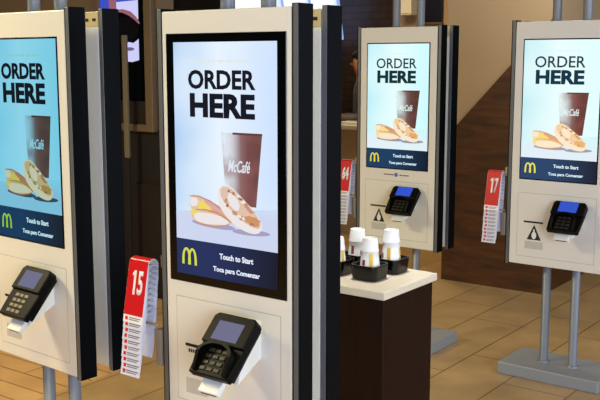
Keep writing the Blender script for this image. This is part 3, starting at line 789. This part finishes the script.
def make_person(label, loc, rz):
    """faces local -y; standing, forearms raised to the counter"""
    t = thing('person', label, 'person', loc, rz)
    V, E, Rd = [], [], []
    def chain(start, pts):
        prev = start
        for (p, r) in pts:
            V.append(p); Rd.append(r); k = len(V) - 1
            if prev is not None: E.append((prev, k))
            prev = k
        return prev
    pel = chain(None, [((0, 0, 0.93), (0.155, 0.105))])
    chest = chain(pel, [((0, 0.0, 1.08), (0.135, 0.09)), ((0, 0.01, 1.24), (0.15, 0.10)), ((0, 0.015, 1.40), (0.12, 0.085))])
    neck = chain(chest, [((0, 0.005, 1.475), 0.062), ((0, -0.01, 1.53), 0.058)])
    head = chain(neck, [((0, -0.025, 1.58), (0.068, 0.078)), ((0, -0.020, 1.64), (0.076, 0.096)), ((0, -0.010, 1.70), (0.066, 0.082))])
    chain(len(V) - 2, [((0, -0.118, 1.622), 0.013), ((0, -0.126, 1.615), 0.011)])
    for s in (-1, 1):
        wr = chain(chest, [((s * 0.175, 0.01, 1.41), 0.058), ((s * 0.205, 0.02, 1.22), 0.047), ((s * 0.215, 0.03, 1.09), 0.040), ((s * 0.19, -0.12, 1.06), 0.036), ((s * 0.16, -0.23, 1.075), 0.027)])
        palm = chain(wr, [((s * 0.155, -0.29, 1.08), (0.034, 0.02))])
        for q, ln in ((-0.026, 0.062), (-0.009, 0.072), (0.009, 0.068), (0.026, 0.052)):
            chain(palm, [((s * 0.152 + q, -0.335, 1.08), 0.009), ((s * 0.15 + q * 1.1, -0.335 - ln * 0.5, 1.072), 0.0085), ((s * 0.15 + q * 1.1, -0.335 - ln, 1.058), 0.007)])
        chain(wr, [((s * 0.15 - s * 0.035, -0.275, 1.075), 0.011), ((s * 0.15 - s * 0.055, -0.31, 1.068), 0.009)])
        chain(pel, [((s * 0.095, 0.0, 0.84), 0.092), ((s * 0.105, -0.005, 0.5), 0.062), ((s * 0.108, 0.015, 0.30), 0.055), ((s * 0.11, 0.02, 0.075), 0.038), ((s * 0.115, -0.07, 0.04), (0.042, 0.036)), ((s * 0.118, -0.16, 0.032), (0.04, 0.030))])
    skin_obj('body', V, E, Rd, M['skin'], t, 2, pel)
    # shirt
    V, E, Rd = [], [], []
    pel = chain(None, [((0, 0, 0.95), (0.172, 0.122))])
    chest = chain(pel, [((0, 0.0, 1.08), (0.150, 0.105)), ((0, 0.01, 1.24), (0.165, 0.115)), ((0, 0.015, 1.41), (0.135, 0.098)), ]); chain(chest, [((0, 0.008, 1.485), 0.074)])
    for s in (-1, 1):
        chain(chest, [((s * 0.178, 0.01, 1.415), 0.072), ((s * 0.207, 0.02, 1.22), 0.062), ((s * 0.217, 0.03, 1.09), 0.054), ((s * 0.192, -0.12, 1.06), 0.049), ((s * 0.166, -0.21, 1.073), 0.040)])
    skin_obj('shirt', V, E, Rd, M['jacket'], t, 2, pel)
    V, E, Rd = [], [], []
    pel = chain(None, [((0, 0, 0.93), (0.166, 0.118))])
    for s in (-1, 1):
        chain(pel, [((s * 0.095, 0.0, 0.83), 0.104), ((s * 0.105, -0.005, 0.5), 0.078), ((s * 0.108, 0.015, 0.30), 0.070), ((s * 0.11, 0.02, 0.075), 0.062)])
    skin_obj('trousers', V, E, Rd, M['trouser'], t, 2, pel)
    for s in (-1, 1):
        mb = MB(); mb.box(s * 0.116 - 0.052, s * 0.116 + 0.052, -0.215, 0.075, 0.0, 0.075, 0.028, 3); mb.build('shoe', M['black'], t)
    # hair: cap over the skull, short at the nape
    tb = bmesh.new(); bmesh.ops.create_uvsphere(tb, u_segments=24, v_segments=16, radius=1.0)
    for v in tb.verts:
        x, y, z = v.co
        y2 = y
        v.co = Vector((x * 0.100, -0.004 + y2 * 0.122 + (0.016 if y > 0 else 0), 1.660 + z * 0.122))
    bmesh.ops.delete(tb, geom=[v for v in tb.verts if (v.co.z < 1.695 and v.co.y < -0.05) or (v.co.z < 1.655 and v.co.y < -0.005) or v.co.z < 1.55], context='VERTS')
    for f in tb.faces: f.smooth = True
    mb = MB(); mb.merge(tb); h = mb.build('hair', M['hair'], t)
    so = h.modifiers.new('thickness', 'SOLIDIFY'); so.thickness = 0.02; so.offset = -1
    for s in (-1, 1):
        mb = MB(); tb = bmesh.new(); bmesh.ops.create_uvsphere(tb, u_segments=12, v_segments=8, radius=0.011); mb.merge(tb, Matrix.Translation((s * 0.033, -0.108, 1.652))); mb.build('eye', M['eye'], t)
        mb = MB(); tb = bmesh.new(); bmesh.ops.create_uvsphere(tb, u_segments=12, v_segments=8, radius=1); mb.merge(tb, Matrix.Translation((s * 0.082, -0.012, 1.635)) @ Matrix.Diagonal((0.010, 0.020, 0.032, 1))); mb.build('ear', M['skin'], t)
    mb = MB(); tb = bmesh.new(); bmesh.ops.create_uvsphere(tb, u_segments=12, v_segments=8, radius=1); mb.merge(tb, Matrix.Translation((0, -0.106, 1.578)) @ Matrix.Diagonal((0.026, 0.010, 0.007, 1))); mb.build('mouth', mat('lips', (140, 80, 66), 0.5), t)
    return t
make_person('dark-haired person in grey shirt standing behind the far counter, seen from the side', (-5.335, 8.30, 0), R(-62))

for lab, xa, xb in (('widest lit menu board, leftmost, above the central kiosk', -7.15, -6.44),
                    ('lit menu board, middle one, above the central kiosk', -6.42, -6.07),
                    ('lit menu board, rightmost, against the brick wall', -6.05, -5.70)):
    board(lab, xa, xb, 1.875, R(-12))

# picture on the left menu display (a dark drink seen from above)
mb = MB(); yy = -0.0305
def Q(pts): return [((-4.696 + (px - 150) * 0.00995) + 4.95, 1.226 + (124.5 - py) * 0.00685) for px, py in pts]
mb.slot = 0; mb.flat(Q([(98, -20), (112, -20), (112, 8), (98, 9)]), yy)
mb.slot = 1; mb.flat(Q([(112, -20), (119.5, -20), (119.5, 9), (112, 8)]), yy)
mb.slot = 2; mb.flat(Q([(119.5, -20), (141, -20), (141, 20), (130, 12), (119.5, 10)]), yy)
mb.slot = 0; mb.flat(Q([(119.5, -6), (141, -6), (141, 1), (119.5, 2)]), yy - 0.0004)
mb.slot = 1; mb.ribbon(Q([(118, 10.5), (126, 11), (133, 14), (138, 18.5), (142, 24)]), [0.012, 0.025, 0.032, 0.026, 0.012], yy - 0.0008)
mb.slot = 3; mb.flat(Q(ellipse(128, 30, 13, 13)), yy - 0.0004)
mb.slot = 2; mb.flat(Q([(126, 44), (131, 42), (136, 43), (141, 39), (141, 60), (134, 62), (126, 61)]), yy - 0.0008)
mb.slot = 4; mb.flat(Q(ellipse(132, 49, 4.5, 1.8)), yy - 0.0012)
mb.build('drink_picture', [emit('menu_blue', (60, 80, 190)), emit('menu_brown', (150, 96, 110)), emit('menu_lavender', (206, 206, 248)), emit('menu_black', (8, 6, 10)), emit('menu_mauve', (110, 96, 130))], MS)

# ------------------------------------------------------------------ light
def area(name, loc, size, energy, col, rot=(0, 0, 0), sy=None):
    l = bpy.data.lights.new(name, 'AREA'); l.energy = energy; l.color = col; l.shape = 'RECTANGLE'; l.size = size; l.size_y = sy or size
    o = bpy.data.objects.new(name, l); COL.objects.link(o); o.location = loc; o.rotation_euler = rot
    return o
LIGHTS = [
    ('ceiling_lamp', (-4.6, 0.9, 2.95), (0.8, 0.8), (0, 0, 0), (140, 123, 76), 180),
    ('ceiling_lamp', (-5.6, -1.6, 2.95), (0.9, 0.9), (0, 0, 0), (30, 26, 16), 180),
    ('ceiling_lamp', (-2.0, 0.2, 2.95), (0.8, 0.8), (0, 0, 0), (23, 19.5, 4), 180),
    ('counter_downlight', (-1.85, 2.95, 2.95), (0.25, 0.25), (0, 0, 0), (2.5, 2.43, 2.36), 40),
    ('ceiling_lamp', (-4.6, 7.2, 2.95), (0.8, 0.8), (0, 0, 0), (30, 23, 13), 180),
    ('ceiling_lamp', (-2.2, 5.6, 2.95), (0.8, 0.8), (0, 0, 0), (18, 17, 14), 180),
    ('cool_fill', (2.6, -0.6, 1.7), (2.6, 2.0), (R(90), 0, R(52)), (170, 192, 206), 180),  # added cool fill from the right, for the kiosk gaps and faces
    ('cool_fill', (2.6, 4.5, 1.7), (2.6, 2.0), (R(90), 0, R(90)), (76, 80, 100), 180),  # added cool fill from the side, source unseen
    ('cool_fill', (0.6, -3.4, 1.8), (3.0, 2.0), (R(90), 0, R(15)), (0, 4, 60), 180),  # added blue fill from behind the camera, source unseen
]
for nm, loc, (sx, sy), rot, e, spread in LIGHTS:
    mx = max(e); o_ = area(nm, loc, sx, mx, tuple(v / mx for v in e), rot, sy); o_.data.spread = R(spread)
w = bpy.data.worlds.new('room_daylight'); scene.world = w; w.use_nodes = True
bg = w.node_tree.nodes['Background']; bg.inputs['Color'].default_value = (0.03, 0.04, 0.04, 1); bg.inputs['Strength'].default_value = 1.0

# ------------------------------------------------------------------ camera
cam = bpy.data.cameras.new('camera'); co = bpy.data.objects.new('camera', cam); COL.objects.link(co)
co.location = (0, 0, 1.6734); co.rotation_euler = (math.pi / 2 - 0.14911, 0, R(36.5))
cam.sensor_width = 36; cam.lens = 936.82 / 600 * 36; cam.clip_start = 0.05
scene.camera = co
scene.view_settings.view_transform = 'Standard'; scene.view_settings.look = 'None'
scene.view_settings.exposure = 0.0; scene.view_settings.gamma = 1.0
try: scene.view_settings.use_curve_mapping = False
except Exception: pass
